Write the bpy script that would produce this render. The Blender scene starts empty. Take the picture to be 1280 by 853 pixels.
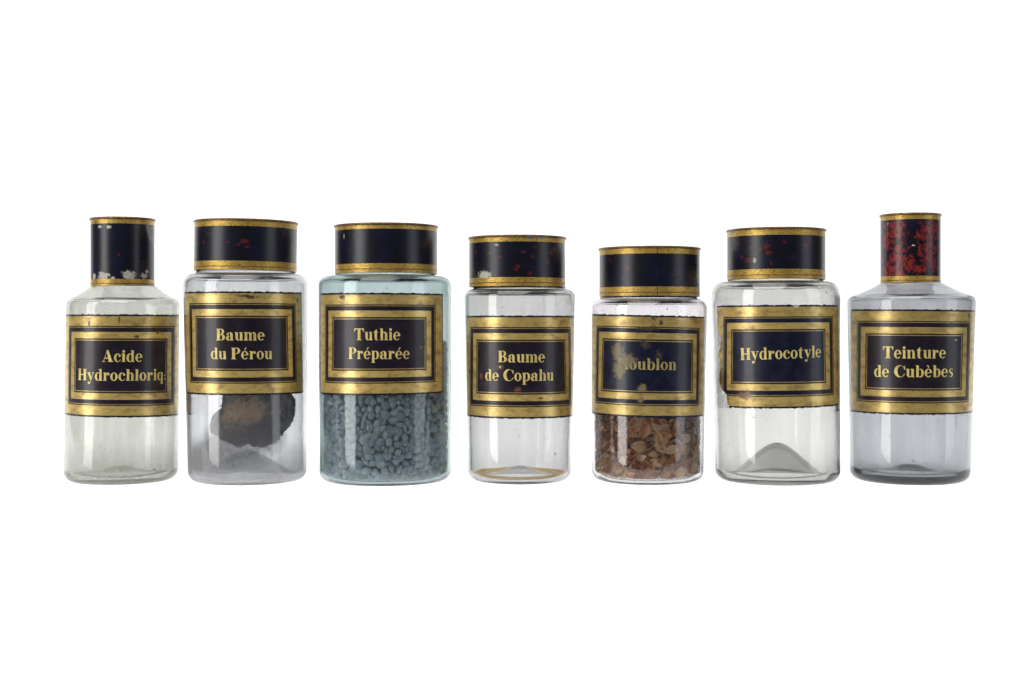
import bpy, bmesh, math, random
import numpy as np
from mathutils import Vector, Matrix, noise as mnoise

random.seed(7)
rng = np.random.default_rng(7)
scene = bpy.context.scene
C = scene.collection

# ------------------------------------------------------------------ camera
F = 1730.0            # focal length in photograph pixels (1280 wide)
S = 1650.0            # photograph pixels per metre in the plane of the jars
D = F / S             # camera distance from that plane
HX, HY = 640.0, 405.0 # principal point in photograph pixels
BASE_Y = 600.0        # photograph row of the table under the jar axes
CZ = (BASE_Y - HY) / S
cam = bpy.data.cameras.new('camera')
cam.sensor_width = 36.0
cam.lens = F / 1280 * 36
cam.shift_y = -(426.5 - HY) / 1280
cam.clip_start = 0.01
cam.clip_end = 50
camo = bpy.data.objects.new('camera', cam)
C.objects.link(camo)
camo.location = (0, -D, CZ)
camo.rotation_euler = (math.radians(90), 0, 0)
scene.camera = camo

# ------------------------------------------------------------------ world, lamps, exposure
world = bpy.data.worlds.new('World')
scene.world = world
world.use_nodes = True
bg = world.node_tree.nodes['Background']
bg.inputs[0].default_value = (0.80, 0.88, 1.0, 1)
bg.inputs[1].default_value = 0.07

def area(name, loc, target, sx, sy, power, col=(1, 1, 1)):
    l = bpy.data.lights.new(name, 'AREA')
    l.shape = 'RECTANGLE'; l.size = sx; l.size_y = sy
    l.energy = power; l.color = col
    o = bpy.data.objects.new(name, l); C.objects.link(o)
    o.location = loc
    o.rotation_euler = (Vector(target) - Vector(loc)).to_track_quat('-Z', 'Y').to_euler()
    return o
# tall window-like softbox at the front left, a weaker one at the right
area('softbox_key', (-2.05, -1.30, 0.55), (0, 0, 0.12), 0.90, 2.30, 36, (1.0, 0.985, 0.96))
area('softbox_fill', (1.90, -0.85, 0.50), (0, 0, 0.12), 0.75, 2.0, 9, (0.90, 0.93, 1.0))
area('overhead_fill', (-0.35, -1.0, 1.9), (0, 0, 0.12), 1.8, 1.6, 40, (1.0, 0.985, 0.96))  # added fill from above, to brighten labels and glass shoulders
# added lamps under and behind the translucent sheet, to keep it white and shadowless
area('added_underlight', (0, 0.30, -0.75), (0, 0.3001, 1), 3.6, 1.6, 45)
area('added_backlight', (0, 1.15, 0.75), (0, -10, 0.75), 3.6, 2.6, 42)

vs = scene.view_settings
vs.view_transform = 'Standard'; vs.look = 'None'; vs.gamma = 1; vs.exposure = 0
vs.use_curve_mapping = False
cy = scene.cycles
cy.max_bounces = 24; cy.transmission_bounces = 20; cy.glossy_bounces = 10
cy.diffuse_bounces = 5; cy.transparent_max_bounces = 16
cy.caustics_refractive = True; cy.caustics_reflective = True
cy.blur_glossy = 0.5
cy.sample_clamp_indirect = 6
cy.use_denoising = True

# ------------------------------------------------------------------ material helpers
class NT:
    """small wrapper that writes node trees"""
    def __init__(self, name):
        self.m = bpy.data.materials.new(name); self.m.use_nodes = True
        self.t = self.m.node_tree; self.t.nodes.clear()
        self.out = self.t.nodes.new('ShaderNodeOutputMaterial')
    def put(self, sock, v):
        if v is None: return
        if isinstance(v, bpy.types.NodeSocket): self.t.links.new(v, sock)
        elif isinstance(v, (tuple, list)) and sock.type == 'RGBA': sock.default_value = (*v[:3], 1)
        else: sock.default_value = v
    def n(self, typ, props=None, **ins):
        nd = self.t.nodes.new('ShaderNode' + typ)
        for k, v in (props or {}).items(): setattr(nd, k, v)
        for k, v in ins.items():
            k2 = int(k[1:]) if k[0] == '_' else k.replace('__', ' ')
            self.put(nd.inputs[k2], v)
        return nd
    def math(self, op, a, b=0.0, c=0.0, clamp=False):
        nd = self.n('Math', dict(operation=op, use_clamp=clamp), _0=a, _1=b)
        if op in ('MULTIPLY_ADD',): self.put(nd.inputs[2], c)
        return nd.outputs[0]
    def mix(self, fac, a, b):
        nd = self.t.nodes.new('ShaderNodeMix'); nd.data_type = 'RGBA'
        self.put(nd.inputs[0], fac); self.put(nd.inputs[6], a); self.put(nd.inputs[7], b)
        return nd.outputs[2]
    def ramp(self, fac, lo, hi, o0=0.0, o1=1.0):
        nd = self.n('MapRange', dict(clamp=True), _0=fac, _1=lo, _2=hi, _3=o0, _4=o1)
        return nd.outputs[0]
    def noise(self, vec, scale, detail=3, rough=0.55, stretch=None):
        if stretch:
            mp = self.n('Mapping', None, _0=vec); mp.inputs['Scale'].default_value = stretch
            vec = mp.outputs[0]
        return self.n('TexNoise', None, Vector=vec, Scale=scale, Detail=detail, Roughness=rough).outputs[0]
    def surf(self, sock): self.t.links.new(sock, self.out.inputs['Surface'])

def uvsock(nt, off=(0, 0)):
    u = nt.n('UVMap').outputs[0]
    mp = nt.n('Mapping', None, _0=u); mp.inputs['Location'].default_value = (off[0], off[1], 0)
    return u, mp.outputs[0]

def spots_mask(nt, uv, spots, amp=0.9, scale=0.35, soft=0.12):
    """union of rough-edged spots; each spot (u, v, ru, rv) in photograph pixels on the unrolled surface"""
    if not spots: return None
    nz = nt.noise(uv, scale, 6, 0.75)
    nz = nt.math('MULTIPLY_ADD', nz, amp * 2, -amp)
    best = None
    for (u, v, ru, rv) in spots:
        mp = nt.n('Mapping', None, _0=uv)
        mp.inputs['Location'].default_value = (-u / ru, -v / rv, 0)
        mp.inputs['Scale'].default_value = (1 / ru, 1 / rv, 1)
        ln = nt.n('VectorMath', dict(operation='LENGTH'), _0=mp.outputs[0]).outputs['Value']
        best = ln if best is None else nt.math('MINIMUM', best, ln)
    d = nt.math('ADD', best, nz)
    return nt.ramp(d, 1.0, 1.0 - soft)

# ------------------------------------------------------------------ mesh helpers
def tag(o, label=None, cat=None, group=None, kind=None):
    if label: o['label'] = label
    if cat: o['category'] = cat
    if group: o['group'] = group
    if kind: o['kind'] = kind
    return o

def mesh_obj(name, verts, faces, mat, parent=None, uvs=None, smooth=True, sharp=None):
    me = bpy.data.meshes.new(name)
    me.from_pydata([tuple(v) for v in verts], [], faces)
    if uvs is not None:
        lay = me.uv_layers.new(name='UVMap')
        idx = np.empty(len(me.loops), np.int32); me.loops.foreach_get('vertex_index', idx)
        lay.data.foreach_set('uv', np.asarray(uvs, np.float32)[idx].ravel())
    if smooth:
        me.polygons.foreach_set('use_smooth', np.ones(len(me.polygons), bool))
        if sharp: me.set_sharp_from_angle(angle=math.radians(sharp))
    me.materials.append(mat)
    me.update()
    o = bpy.data.objects.new(name, me); C.objects.link(o)
    if parent: o.parent = parent
    return o

def lathe(profile, cx, phi0, seg=128, closed=True, wob=0.0, seed=0):
    """closed profile [(r, z)] turned about the axis; cx(z) lets the axis wander a little.
    uv = arc and height in photograph pixels, arc 0 faces the camera"""
    verts, faces, uvs = [], [], []
    n = len(profile)
    for k, (r, z) in enumerate(profile):
        for i in range(seg):
            th = -math.pi + 2 * math.pi * i / seg
            rr = r
            if wob and r > 0.012:
                rr += wob * mnoise.noise((1.3 * math.cos(th) + seed, 1.3 * math.sin(th), z * 22))
            a = phi0 + th
            verts.append((cx(z) + rr * math.sin(a), -rr * math.cos(a), z))
            uvs.append((th * max(r, 0.01) * S, z * S))
    m = n if closed else n - 1
    for k in range(m):
        k2 = (k + 1) % n
        for i in range(seg):
            i2 = (i + 1) % seg
            faces.append((k * seg + i, k * seg + i2, k2 * seg + i2, k2 * seg + i))
    return verts, faces, uvs

# ------------------------------------------------------------------ photograph pixel -> place
def ray(px, py):
    return Vector(((px - HX) / F, 1.0, -(py - HY) / F))   # per metre of depth

def axis_from_edges(xl, xr):
    a1, a2 = math.atan((xl - HX) / F), math.atan((xr - HX) / F)
    mid, half = (a1 + a2) / 2, (a2 - a1) / 2
    return D * math.tan(mid), D / math.cos(mid) * math.sin(half)

def z_at(py): return CZ - (py - HY) / F * D

class Place:
    """where one jar stands: X of its axis, facing angle, radius as a function of height"""
    def __init__(self, X, Rz, cx):
        self.X, self.Rz, self.cx = X, Rz, cx
        self.phi = math.atan2(-X, D)            # a = 0 faces the camera; x = sin, y = -cos
    def hit(self, px, py, off=0.0):
        """photograph pixel -> (theta, z) on the outside of the glass"""
        d = ray(px, py); z = z_at(py)
        for _ in range(6):
            R = self.Rz(z) + off; ox = 0 - (self.X + self.cx(z)); oy = -D
            A = d.x**2 + 1; B = 2 * (ox * d.x + oy); Cc = ox * ox + oy * oy - R * R
            disc = max(B * B - 4 * A * Cc, 0)
            t = (-B - math.sqrt(disc)) / (2 * A)
            z = CZ + d.z * t
        x, y = ox + d.x * t, oy + t
        return math.atan2(x, -y) - self.phi, z
    def uv(self, px, py, off=0.0):
        th, z = self.hit(px, py, off)
        return th * (self.Rz(z) + off) * S, z * S
    def surf(self, th, z, off):
        r = self.Rz(z) + off; a = self.phi + th
        return (self.cx(z) + r * math.sin(a), -r * math.cos(a), z)

# ------------------------------------------------------------------ lettering (heavy Didone face)
def _R(x0, y0, x1, y1): return lambda X, Y: (X >= x0) & (X <= x1) & (Y >= y0) & (Y <= y1)
def _E(cx, cy, rx, ry): return lambda X, Y: ((X - cx) / rx)**2 + ((Y - cy) / ry)**2 <= 1
def _P(*pts):
    def f(X, Y):
        ins = np.zeros(X.shape, bool); j = len(pts) - 1
        for i in range(len(pts)):
            xi, yi = pts[i]; xj, yj = pts[j]
            if yi != yj:
                ins ^= ((yi > Y) != (yj > Y)) & (X < (xj - xi) * (Y - yi) / (yj - yi) + xi)
            j = i
        return ins
    return f
def _I(*fs): return lambda X, Y: np.logical_and.reduce([f(X, Y) for f in fs])
def _N(f): return lambda X, Y: ~f(X, Y)
def _U(*fs): return lambda X, Y: np.logical_or.reduce([f(X, Y) for f in fs])
BIG = 9
def left(x): return _R(-BIG, -BIG, x, BIG)
def right(x): return _R(x, -BIG, BIG, BIG)
def above(y): return _R(-BIG, y, BIG, BIG)
def below(y): return _R(-BIG, -BIG, BIG, y)
h = 0.052; xh = 0.70; cp = 1.0
def sh(f, dx): return lambda X, Y: f(X - dx, Y)
ring_o = _I(_E(.31, .35, .31, .367), _N(_E(.31, .35, .105, .31)))
arch = _U(_I(_E(.42, .45, .22, .262), _N(_E(.35, .45, .075, .195)), above(.45)), _R(.42, 0, .64, .455), _R(.37, 0, .69, h))
stem_n = _U(_R(.06, 0, .28, xh), _R(0, xh - h, .2, xh), _R(0, 0, .33, h))
stem_h = _U(_R(.06, 0, .28, cp), _R(0, cp - h, .2, cp), _R(0, 0, .33, h))
bowl_r = _I(_E(.40, .35, .28, .367), right(.27), _N(_E(.36, .35, .105, .31)))
bowl_l = _I(_E(.28, .35, .28, .367), left(.41), _N(_E(.32, .35, .105, .31)))
e_ = _U(_I(ring_o, _N(_R(.33, .13, .9, .335))), _R(.1, .335, .58, .39))
u_ = _U(_R(.06, .24, .28, xh), _R(0, xh - h, .2, xh),
        _I(_E(.28, .25, .22, .262), _N(_E(.35, .25, .075, .195)), below(.25)),
        _R(.42, 0, .64, xh), _R(.36, xh - h, .5, xh), _R(.5, 0, .70, h))
acute = lambda dx: _P((dx, .77), (dx + .07, .77), (dx + .25, .99), (dx + .12, 1.03))
grave = lambda dx: _P((dx + .25, .77), (dx + .18, .77), (dx, .99), (dx + .13, 1.03))
GL = {
 'o': (ring_o, .62), 'e': (e_, .62), 'é': (_U(e_, acute(.24)), .62), 'è': (_U(e_, grave(.15)), .62),
 'c': (_U(_I(_E(.31, .35, .31, .367), _N(_E(.36, .35, .145, .31)), _N(_R(.36, .17, .9, .55))), _E(.47, .52, .10, .11)), .58),
 'n': (_U(stem_n, arch), .69), 'm': (_U(stem_n, arch, sh(arch, .36)), 1.05), 'h': (_U(stem_h, arch), .69),
 'u': (u_, .70),
 'i': (_U(stem_n, _E(.17, .89, .125, .125)), .34), 'l': (stem_h, .34),
 'r': (_U(stem_n, _I(_E(.41, .44, .17, .262), _N(_E(.41, .44, .10, .20)), above(.45), left(.46)), _E(.45, .57, .11, .115)), .56),
 't': (_U(_R(.10, .17, .32, xh), _P((.10, .69), (.32, .69), (.32, .93), (.27, .93), (.10, .75)), _R(0, xh - h, .45, xh),
          _I(_E(.30, .18, .20, .195), _N(_E(.385, .18, .07, .13)), below(.19))), .50),
 'a': (_U(_R(.36, .08, .58, .47), _I(_E(.34, .47, .24, .24), _N(_E(.26, .45, .10, .195)), above(.45), right(.12)),
          _E(.15, .53, .105, .11), _I(_E(.22, .195, .22, .21), _N(_E(.30, .20, .075, .15)), left(.38)),
          _R(.40, 0, .67, h), _R(.37, .0, .58, .1)), .67),
 'b': (_U(_R(.06, 0, .28, cp), _R(0, cp - h, .2, cp), bowl_r), .68),
 'd': (_U(_R(.40, 0, .62, cp), _R(.32, cp - h, .5, cp), _R(.5, 0, .69, h), bowl_l), .69),
 'p': (_U(_R(.06, -.32, .28, xh), _R(0, xh - h, .2, xh), _R(0, -.32, .35, -.32 + h), bowl_r), .68),
 'q': (_U(_R(.40, -.32, .62, xh), _R(.33, -.32, .70, -.32 + h), bowl_l), .69),
 'y': (_U(_P((.03, .69), (.28, .69), (.43, .2), (.33, -.02)), _P((.55, .69), (.62, .69), (.34, -.12), (.29, -.04)),
          _R(-.03, xh - h, .35, xh), _R(.44, xh - h, .70, xh), _E(.15, -.20, .10, .10),
          _I(_E(.18, -.12, .17, .20), _N(_E(.18, -.10, .11, .14)), below(-.05), right(.15))), .68),
 's': (_U(_I(_E(.25, .51, .20, .205), _N(_E(.30, .54, .10, .12)), _N(_R(.25, .25, .7, .56))),
          _I(_E(.25, .19, .22, .205), _N(_E(.19, .155, .11, .12)), _N(_R(-.2, .14, .25, .6))),
          _P((.06, .50), (.12, .36), (.36, .16), (.47, .2), (.42, .34), (.16, .50)), _R(.38, .48, .43, .70), _R(.04, 0, .09, .22)), .48),
 'H': (_U(_R(.07, 0, .34, 1), _R(.64, 0, .91, 1), _R(.3, .46, .7, .53), _R(0, 0, .41, h), _R(0, 1 - h, .41, 1), _R(.57, 0, .98, h), _R(.57, 1 - h, .98, 1)), .98),
 'P': (_U(_R(.07, 0, .35, 1), _R(0, 0, .43, h), _R(0, 1 - h, .47, 1), _R(.3, .46, .47, .46 + h),
          _I(_E(.46, .73, .32, .272), right(.455), _N(_E(.46, .73, .08, .21)))), .78),
 'B': (_U(_R(.07, 0, .35, 1), _R(0, 0, .47, h), _R(0, 1 - h, .47, 1), _R(.3, .475, .47, .475 + h),
          _I(_E(.44, .755, .29, .247), right(.435), _N(_E(.44, .755, .07, .185)), above(.505)),
          _I(_E(.46, .262, .34, .264), right(.455), _N(_E(.46, .262, .09, .20)), below(.53))), .82),
 'A': (_U(_P((.10, .03), (.17, .03), (.47, 1.0), (.42, 1.0)), _P((.38, 1.02), (.54, 1.02), (.88, .03), (.57, .03), (.40, .78)),
          _R(.2, .27, .66, .335), _R(0, 0, .29, h), _R(.50, 0, .96, h)), .94),
 'C': (_U(_I(_E(.47, .5, .47, .52), _N(_E(.56, .5, .26, .46)), _N(_R(.60, .28, 1.3, .66))),
          _R(.83, .60, .89, 1.0), _P((.84, .58), (.84, .88), (.70, .94))), .90),
 'T': (_U(_R(.31, 0, .59, 1), _R(.2, 0, .70, h), _R(0, 1 - h, .90, 1),
          _P((0, 1), (0, .67), (.05, .67), (.13, .87), (.31, .95), (.31, 1)), _P((.90, 1), (.90, .67), (.85, .67), (.77, .87), (.59, .95), (.59, 1))), .90),
 ':': (_U(_E(.12, .10, .085, .085), _E(.10, .42, .075, .075)), .22),
}
def glyph_polys(ch, cell=1 / 36, ss=4):
    """filled outline of a glyph as small polygons (marching squares), in cap-height units"""
    f, w = GL[ch]
    x0, y0, x1, y1 = -.12, -.42, w + .12, 1.12
    nx, ny = int((x1 - x0) / cell) + 1, int((y1 - y0) / cell) + 1
    o = (np.arange(ss) + .5) / ss - .5
    acc = np.zeros((ny, nx))
    gx = x0 + np.arange(nx) * cell; gy = y0 + np.arange(ny) * cell
    for a in o:
        for b in o:
            X, Y = np.meshgrid(gx + a * cell, gy + b * cell); acc += f(X - .013, Y) & f(X + .013, Y)
    g = acc / ss**2 - .5
    polys = []
    for j in range(ny - 1):
        i = 0
        while i < nx - 1:
            q = (g[j, i], g[j, i + 1], g[j + 1, i + 1], g[j + 1, i])
            if all(v > 0 for v in q):
                k = i
                while k < nx - 1 and k - i < 4 and g[j, k + 1] > 0 and g[j + 1, k + 1] > 0: k += 1
                polys.append([(gx[i], gy[j]), (gx[k], gy[j]), (gx[k], gy[j + 1]), (gx[i], gy[j + 1])]); i = k; continue
            if any(v > 0 for v in q):
                cs = ((gx[i], gy[j]), (gx[i + 1], gy[j]), (gx[i + 1], gy[j + 1]), (gx[i], gy[j + 1])); p = []
                for k in range(4):
                    a, b = q[k], q[(k + 1) % 4]
                    if a > 0: p.append(cs[k])
                    if (a > 0) != (b > 0):
                        t = a / (a - b); p.append((cs[k][0] + t * (cs[(k + 1) % 4][0] - cs[k][0]), cs[k][1] + t * (cs[(k + 1) % 4][1] - cs[k][1])))
                if len(p) >= 3: polys.append(p)
            i += 1
    return polys
GCACHE = {}

# ------------------------------------------------------------------ materials
def glass_mat(name, tint, density, vol, dust, dust_col, seed, stain=None, low=None):
    """old hand-blown glass with a film of dust; wavy surface, colour from absorption in the glass"""
    nt = NT(name)
    g = nt.n('NewGeometry').outputs['Position']
    tc = nt.n('TexCoord').outputs['Object']
    mp = nt.n('Mapping', None, _0=tc); mp.inputs['Location'].default_value = (seed * 3.1, seed, 0)
    v = mp.outputs[0]
    w1 = nt.noise(v, 26, 2, 0.5, (1, 1, 0.28))
    w2 = nt.noise(v, 240, 3, 0.6, (1, 1, 0.5))
    hgt = nt.math('MULTIPLY_ADD', w2, 0.035, nt.math('MULTIPLY', w1, 1.0))
    bump = nt.n('Bump', None, Strength=0.22, Distance=0.004, Height=hgt)
    gl = nt.n('BsdfGlass', None, Color=tint, Roughness=0.012, IOR=1.5, Normal=bump.outputs[0])
    d1 = nt.noise(v, 34, 6, 0.62, (1, 1, 0.4))
    d2 = nt.noise(v, 420, 2, 0.5)
    d3 = nt.noise(v, 130, 5, 0.7, (1, 1, 0.07))
    d4 = nt.noise(v, 260, 2, 0.5)
    fac = nt.math('MULTIPLY', nt.ramp(d1, 0.30, 0.80, 0.45, 1.7), dust)
    fac = nt.math('MULTIPLY', fac, nt.ramp(d3, 0.35, 0.70, 0.75, 1.4))
    speck = nt.ramp(d2, 0.72, 0.77, 0, 0.35)
    fac = nt.math('ADD', fac, speck, clamp=True)
    if low:                                 # grime towards the foot; also puts the greyer light low down into colour
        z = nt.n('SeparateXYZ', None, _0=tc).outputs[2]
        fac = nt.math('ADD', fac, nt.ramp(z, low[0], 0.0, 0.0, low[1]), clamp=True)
    dk = nt.ramp(d4, 0.752, 0.775, 0, 0.75)             # flecks of dirt
    fac = nt.math('MAXIMUM', fac, dk)
    dust_col = nt.mix(dk, dust_col, (0.10, 0.075, 0.055))
    df = nt.n('BsdfDiffuse', None, Color=dust_col)
    tr = nt.n('BsdfTranslucent', None, Color=dust_col)
    dd = nt.n('MixShader', None, _0=0.5, _1=df.outputs[0], _2=tr.outputs[0])
    mx = nt.n('MixShader', None, _0=fac, _1=gl.outputs[0], _2=dd.outputs[0])
    nt.surf(mx.outputs[0])
    ab = nt.n('VolumeAbsorption', None, Color=vol, Density=density)
    nt.t.links.new(ab.outputs[0], nt.out.inputs['Volume'])
    return nt.m

def gold_mat(name, seed, stains=(), tone=1.0, metal=0.55):
    nt = NT(name); uv, v = uvsock(nt, (seed * 37.3, seed * 11.7))
    base = (0.66 * tone, 0.48 * tone, 0.155 * tone)
    s1 = nt.noise(v, 0.055, 5, 0.65, (1, 1.8, 1))
    s2 = nt.noise(v, 0.9, 3, 0.6, (0.12, 1.6, 1))
    s3 = nt.noise(v, 0.32, 4, 0.7)
    c = nt.mix(nt.ramp(s1, 0.46, 0.68, 0, 0.85), base, (0.20, 0.125, 0.045))
    c = nt.mix(nt.ramp(s2, 0.45, 0.75, 0, 0.45), c, (0.30, 0.18, 0.04))
    c = nt.mix(nt.ramp(s3, 0.60, 0.74, 0, 0.8), c, (0.055, 0.032, 0.015))
    c = nt.mix(nt.ramp(s1, 0.32, 0.44, 0.5, 0), c, (0.70, 0.55, 0.24))
    mt = nt.math('MULTIPLY', nt.ramp(s1, 0.42, 0.75, 1.0, 0.35), metal)
    for (sp, col, amp) in stains:
        k = spots_mask(nt, uv, sp, amp * 2.6, 0.22, 0.45)
        c = nt.mix(k, c, col); mt = nt.math('MULTIPLY', mt, nt.math('SUBTRACT', 1.0, k))
    bump = nt.n('Bump', None, Strength=0.25, Distance=0.0002, Height=nt.math('ADD', s3, s2))
    rg = nt.ramp(s2, 0.2, 0.8, 0.26, 0.42)
    p = nt.n('BsdfPrincipled', None, Base__Color=c, Metallic=mt, Roughness=rg, Normal=bump.outputs[0])
    p.inputs['Coat Weight'].default_value = 0.25; p.inputs['Coat Roughness'].default_value = 0.12
    nt.surf(p.outputs[0]); return nt.m

def ink_mat(name, seed, col, stains=()):
    nt = NT(name); uv, v = uvsock(nt, (seed * 21.3, seed * 5.7))
    s1 = nt.noise(v, 0.07, 4, 0.6); s2 = nt.noise(v, 0.8, 3, 0.6); s3 = nt.noise(v, 0.22, 5, 0.72)
    c = nt.mix(nt.ramp(s1, 0.4, 0.75), col, tuple(min(1, x * 2.2 + .003) for x in col))
    c = nt.mix(nt.ramp(s3, 0.70, 0.76, 0, 0.6), c, (0.10, 0.075, 0.045))
    for (sp, cc, amp) in stains:
        c = nt.mix(nt.math('MULTIPLY', spots_mask(nt, uv, sp, amp * 2.6, 0.22, 0.45), 0.92), c, cc)
    bump = nt.n('Bump', None, Strength=0.30, Distance=0.0003, Height=nt.math('ADD', s2, nt.math('MULTIPLY', s1, 1.5)))
    p = nt.n('BsdfPrincipled', None, Base__Color=c, Roughness=nt.ramp(s2, .2, .8, .27, .40), Normal=bump.outputs[0])
    p.inputs['Specular IOR Level'].default_value = 0.34
    p.inputs['Coat Weight'].default_value = 0.22; p.inputs['Coat Roughness'].default_value = 0.14
    nt.surf(p.outputs[0]); return nt.m

def letter_mat(name, seed, stains=(), tone=1.0):
    nt = NT(name); uv, v = uvsock(nt, (seed * 9.3, seed * 3.7))
    s1 = nt.noise(v, 0.11, 3, 0.6); s2 = nt.noise(v, 0.75, 3, 0.65)
    c = nt.mix(nt.ramp(s1, 0.40, 0.70), tuple(tone * q for q in (0.76, 0.61, 0.21)), tuple(tone * q for q in (0.54, 0.40, 0.13)))
    c = nt.mix(nt.ramp(s2, 0.56, 0.72, 0, 0.7), c, (0.22, 0.15, 0.06))
    for (sp, cc, amp) in stains:
        c = nt.mix(nt.math('MULTIPLY', spots_mask(nt, uv, sp, amp * 2.6, 0.22, 0.45), 0.92), c, cc)
    p = nt.n('BsdfPrincipled', None, Base__Color=c, Metallic=0.15, Roughness=0.42)
    nt.surf(p.outputs[0]); return nt.m

def lacquer_mat(name, seed, red=0.0, red_spots=(), white_spots=(), big=False):
    """dark blue-black japanned tin; chips show red primer or bare grey metal"""
    nt = NT(name); uv, v = uvsock(nt, (seed * 17.3, seed * 7.1))
    s1 = nt.noise(v, 0.05, 3, 0.5)
    s2 = nt.noise(v, 1.3, 3, 0.65, (0.10, 1.0, 1))
    s3 = nt.noise(v, 0.42, 4, 0.7)
    c = nt.mix(nt.ramp(s1, 0.4, 0.65), (0.004, 0.004, 0.008), (0.006, 0.006, 0.022))
    c = nt.mix(nt.ramp(s3, 0.62, 0.75, 0, 0.12), c, (0.035, 0.028, 0.035))
    chip = None
    if red > 0:
        chip = nt.ramp(nt.noise(v, 0.5, 2, 0.5), 0.80 - red, 0.775 - red + .06, 0, 1)
        c = nt.mix(chip, c, (0.20, 0.018, 0.016))
    if red_spots:
        k = spots_mask(nt, uv, red_spots, 2.2 if big else 3.0, 0.15 if big else 0.42, 0.5 if big else 0.4)
        k = nt.math('MULTIPLY', k, nt.ramp(nt.noise(v, 0.30 if big else 1.1, 6, 0.75, (1, .55, 1)), 0.55, 0.49, 0.0, 1))
        c = nt.mix(k, c, (0.25, 0.020, 0.016) if big else (0.15, 0.014, 0.013))
    mt, rg = 0.0, nt.ramp(s2, 0.25, 0.75, 0.24, 0.36)
    hgt = nt.math('MULTIPLY', s2, 0.6)
    if white_spots:
        k = spots_mask(nt, uv, white_spots, 2.0, 0.30, 0.06)
        c = nt.mix(k, c, nt.mix(nt.ramp(s3, .4, .6), (0.52, 0.50, 0.44), (0.36, 0.34, 0.29)))
        rg = nt.math('MAXIMUM', rg, nt.math('MULTIPLY', k, 0.5))
        hgt = nt.math('SUBTRACT', hgt, k)
    bump = nt.n('Bump', None, Strength=0.35, Distance=0.00015, Height=hgt)
    p = nt.n('BsdfPrincipled', None, Base__Color=c, Roughness=rg, Normal=bump.outputs[0])
    p.inputs['Specular IOR Level'].default_value = 0.42
    nt.surf(p.outputs[0]); return nt.m

def lid_gold_mat(name, seed, rim=False, grey=(), tone=1.0):
    nt = NT(name); uv, v = uvsock(nt, (seed * 13.3, seed * 19.1))
    s1 = nt.noise(v, 0.09, 4, 0.65); s2 = nt.noise(v, 1.1, 3, 0.6, (0.15, 1.4, 1)); s3 = nt.noise(v, 0.33, 5, 0.72)
    c = nt.mix(nt.ramp(s1, 0.42, 0.70, 0, 0.7), (0.60 * tone, 0.40 * tone, 0.085 * tone), (0.30, 0.17, 0.03))
    c = nt.mix(nt.ramp(s2, 0.45, 0.72, 0, 0.5), c, (0.24, 0.13, 0.025))
    lo = 0.42 if rim else 0.55
    rust = nt.ramp(s3, lo, lo + .07, 0, 0.92)
    c = nt.mix(rust, c, nt.mix(nt.ramp(s1, .4, .6), (0.055, 0.028, 0.014), (0.16, 0.045, 0.02)))
    mt = nt.math('MULTIPLY', nt.math('SUBTRACT', 1.0, rust), 0.55)
    if grey:
        k = spots_mask(nt, uv, grey, 0.8, 0.4, 0.08)
        c = nt.mix(k, c, (0.22, 0.22, 0.22))
    bump = nt.n('Bump', None, Strength=0.5, Distance=0.0003, Height=nt.math('ADD', s3, s2))
    p = nt.n('BsdfPrincipled', None, Base__Color=c, Metallic=mt, Roughness=nt.ramp(s2, .2, .8, .28, .45), Normal=bump.outputs[0])
    nt.surf(p.outputs[0]); return nt.m

def plain_mat(name, col, rough=0.7, metal=0.0):
    nt = NT(name)
    tc = nt.n('TexCoord').outputs['Object']
    nz = nt.noise(tc, 180, 4, 0.6)
    c = nt.mix(nt.ramp(nz, .35, .7), col, tuple(x * .6 for x in col))
    p = nt.n('BsdfPrincipled', None, Base__Color=c, Roughness=rough, Metallic=metal)
    nt.surf(p.outputs[0]); return nt.m

# ------------------------------------------------------------------ the setting: one translucent white sheet, added as blank ground and lit through
def build_backdrop():
    nt = NT('white_acrylic')
    g = nt.n('NewGeometry').outputs['Position']
    c = nt.mix(nt.noise(g, 40, 3), (0.90, 0.90, 0.90), (0.92, 0.92, 0.92))
    a = nt.n('BsdfDiffuse', None, Color=c); b = nt.n('BsdfTranslucent', None, Color=c)
    mx = nt.n('MixShader', None, _0=0.82, _1=a.outputs[0], _2=b.outputs[0]); nt.surf(mx.outputs[0])
    prof = [(-0.13, -0.42), (-0.13, -0.3), (-0.13, -0.15), (-0.13, -0.03)]  # front drop shaped so labels and glass reflect a dark room
    for k in range(1, 9):
        t = math.pi / 2 * k / 8
        prof.append((-0.13 + .03 * (1 - math.cos(t)), -.03 + .03 * math.sin(t)))
    prof += [(-0.05, 0.0), (0.0, 0.0), (0.15, 0.0), (0.35, 0.0)]
    r = 0.35
    for k in range(1, 25):
        t = math.pi / 2 * k / 24
        prof.append((0.35 + r * math.sin(t), r * (1 - math.cos(t))))
    prof += [(0.70, 0.7), (0.70, 1.2), (0.70, 1.6)]
    vs_, fs = [], []
    for (y, z) in prof:
        w = 0.84 + 0.66 * min(1, max(0, (y - 0.05) / 0.5))      # wider towards the back
        for x in (-1, -.5, 0, .5, 1): vs_.append((x * w, y, z))
    for k in range(len(prof) - 1):
        for i in range(4):
            fs.append((k * 5 + i, k * 5 + i + 1, (k + 1) * 5 + i + 1, (k + 1) * 5 + i))
    o = mesh_obj('backdrop', vs_, fs, nt.m)
    tag(o, 'plain white seamless sheet added under and behind the jars', None, None, 'structure')
build_backdrop()

# ------------------------------------------------------------------ jars
def lerp(a, b, t): return a + (b - a) * t

def ragged(seed, amp, x): return amp * (mnoise.noise((x * 0.22 + seed * 9.1, seed, 0)) + 0.6 * mnoise.noise((x * 0.7, seed * 3.3, 4)))

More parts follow.
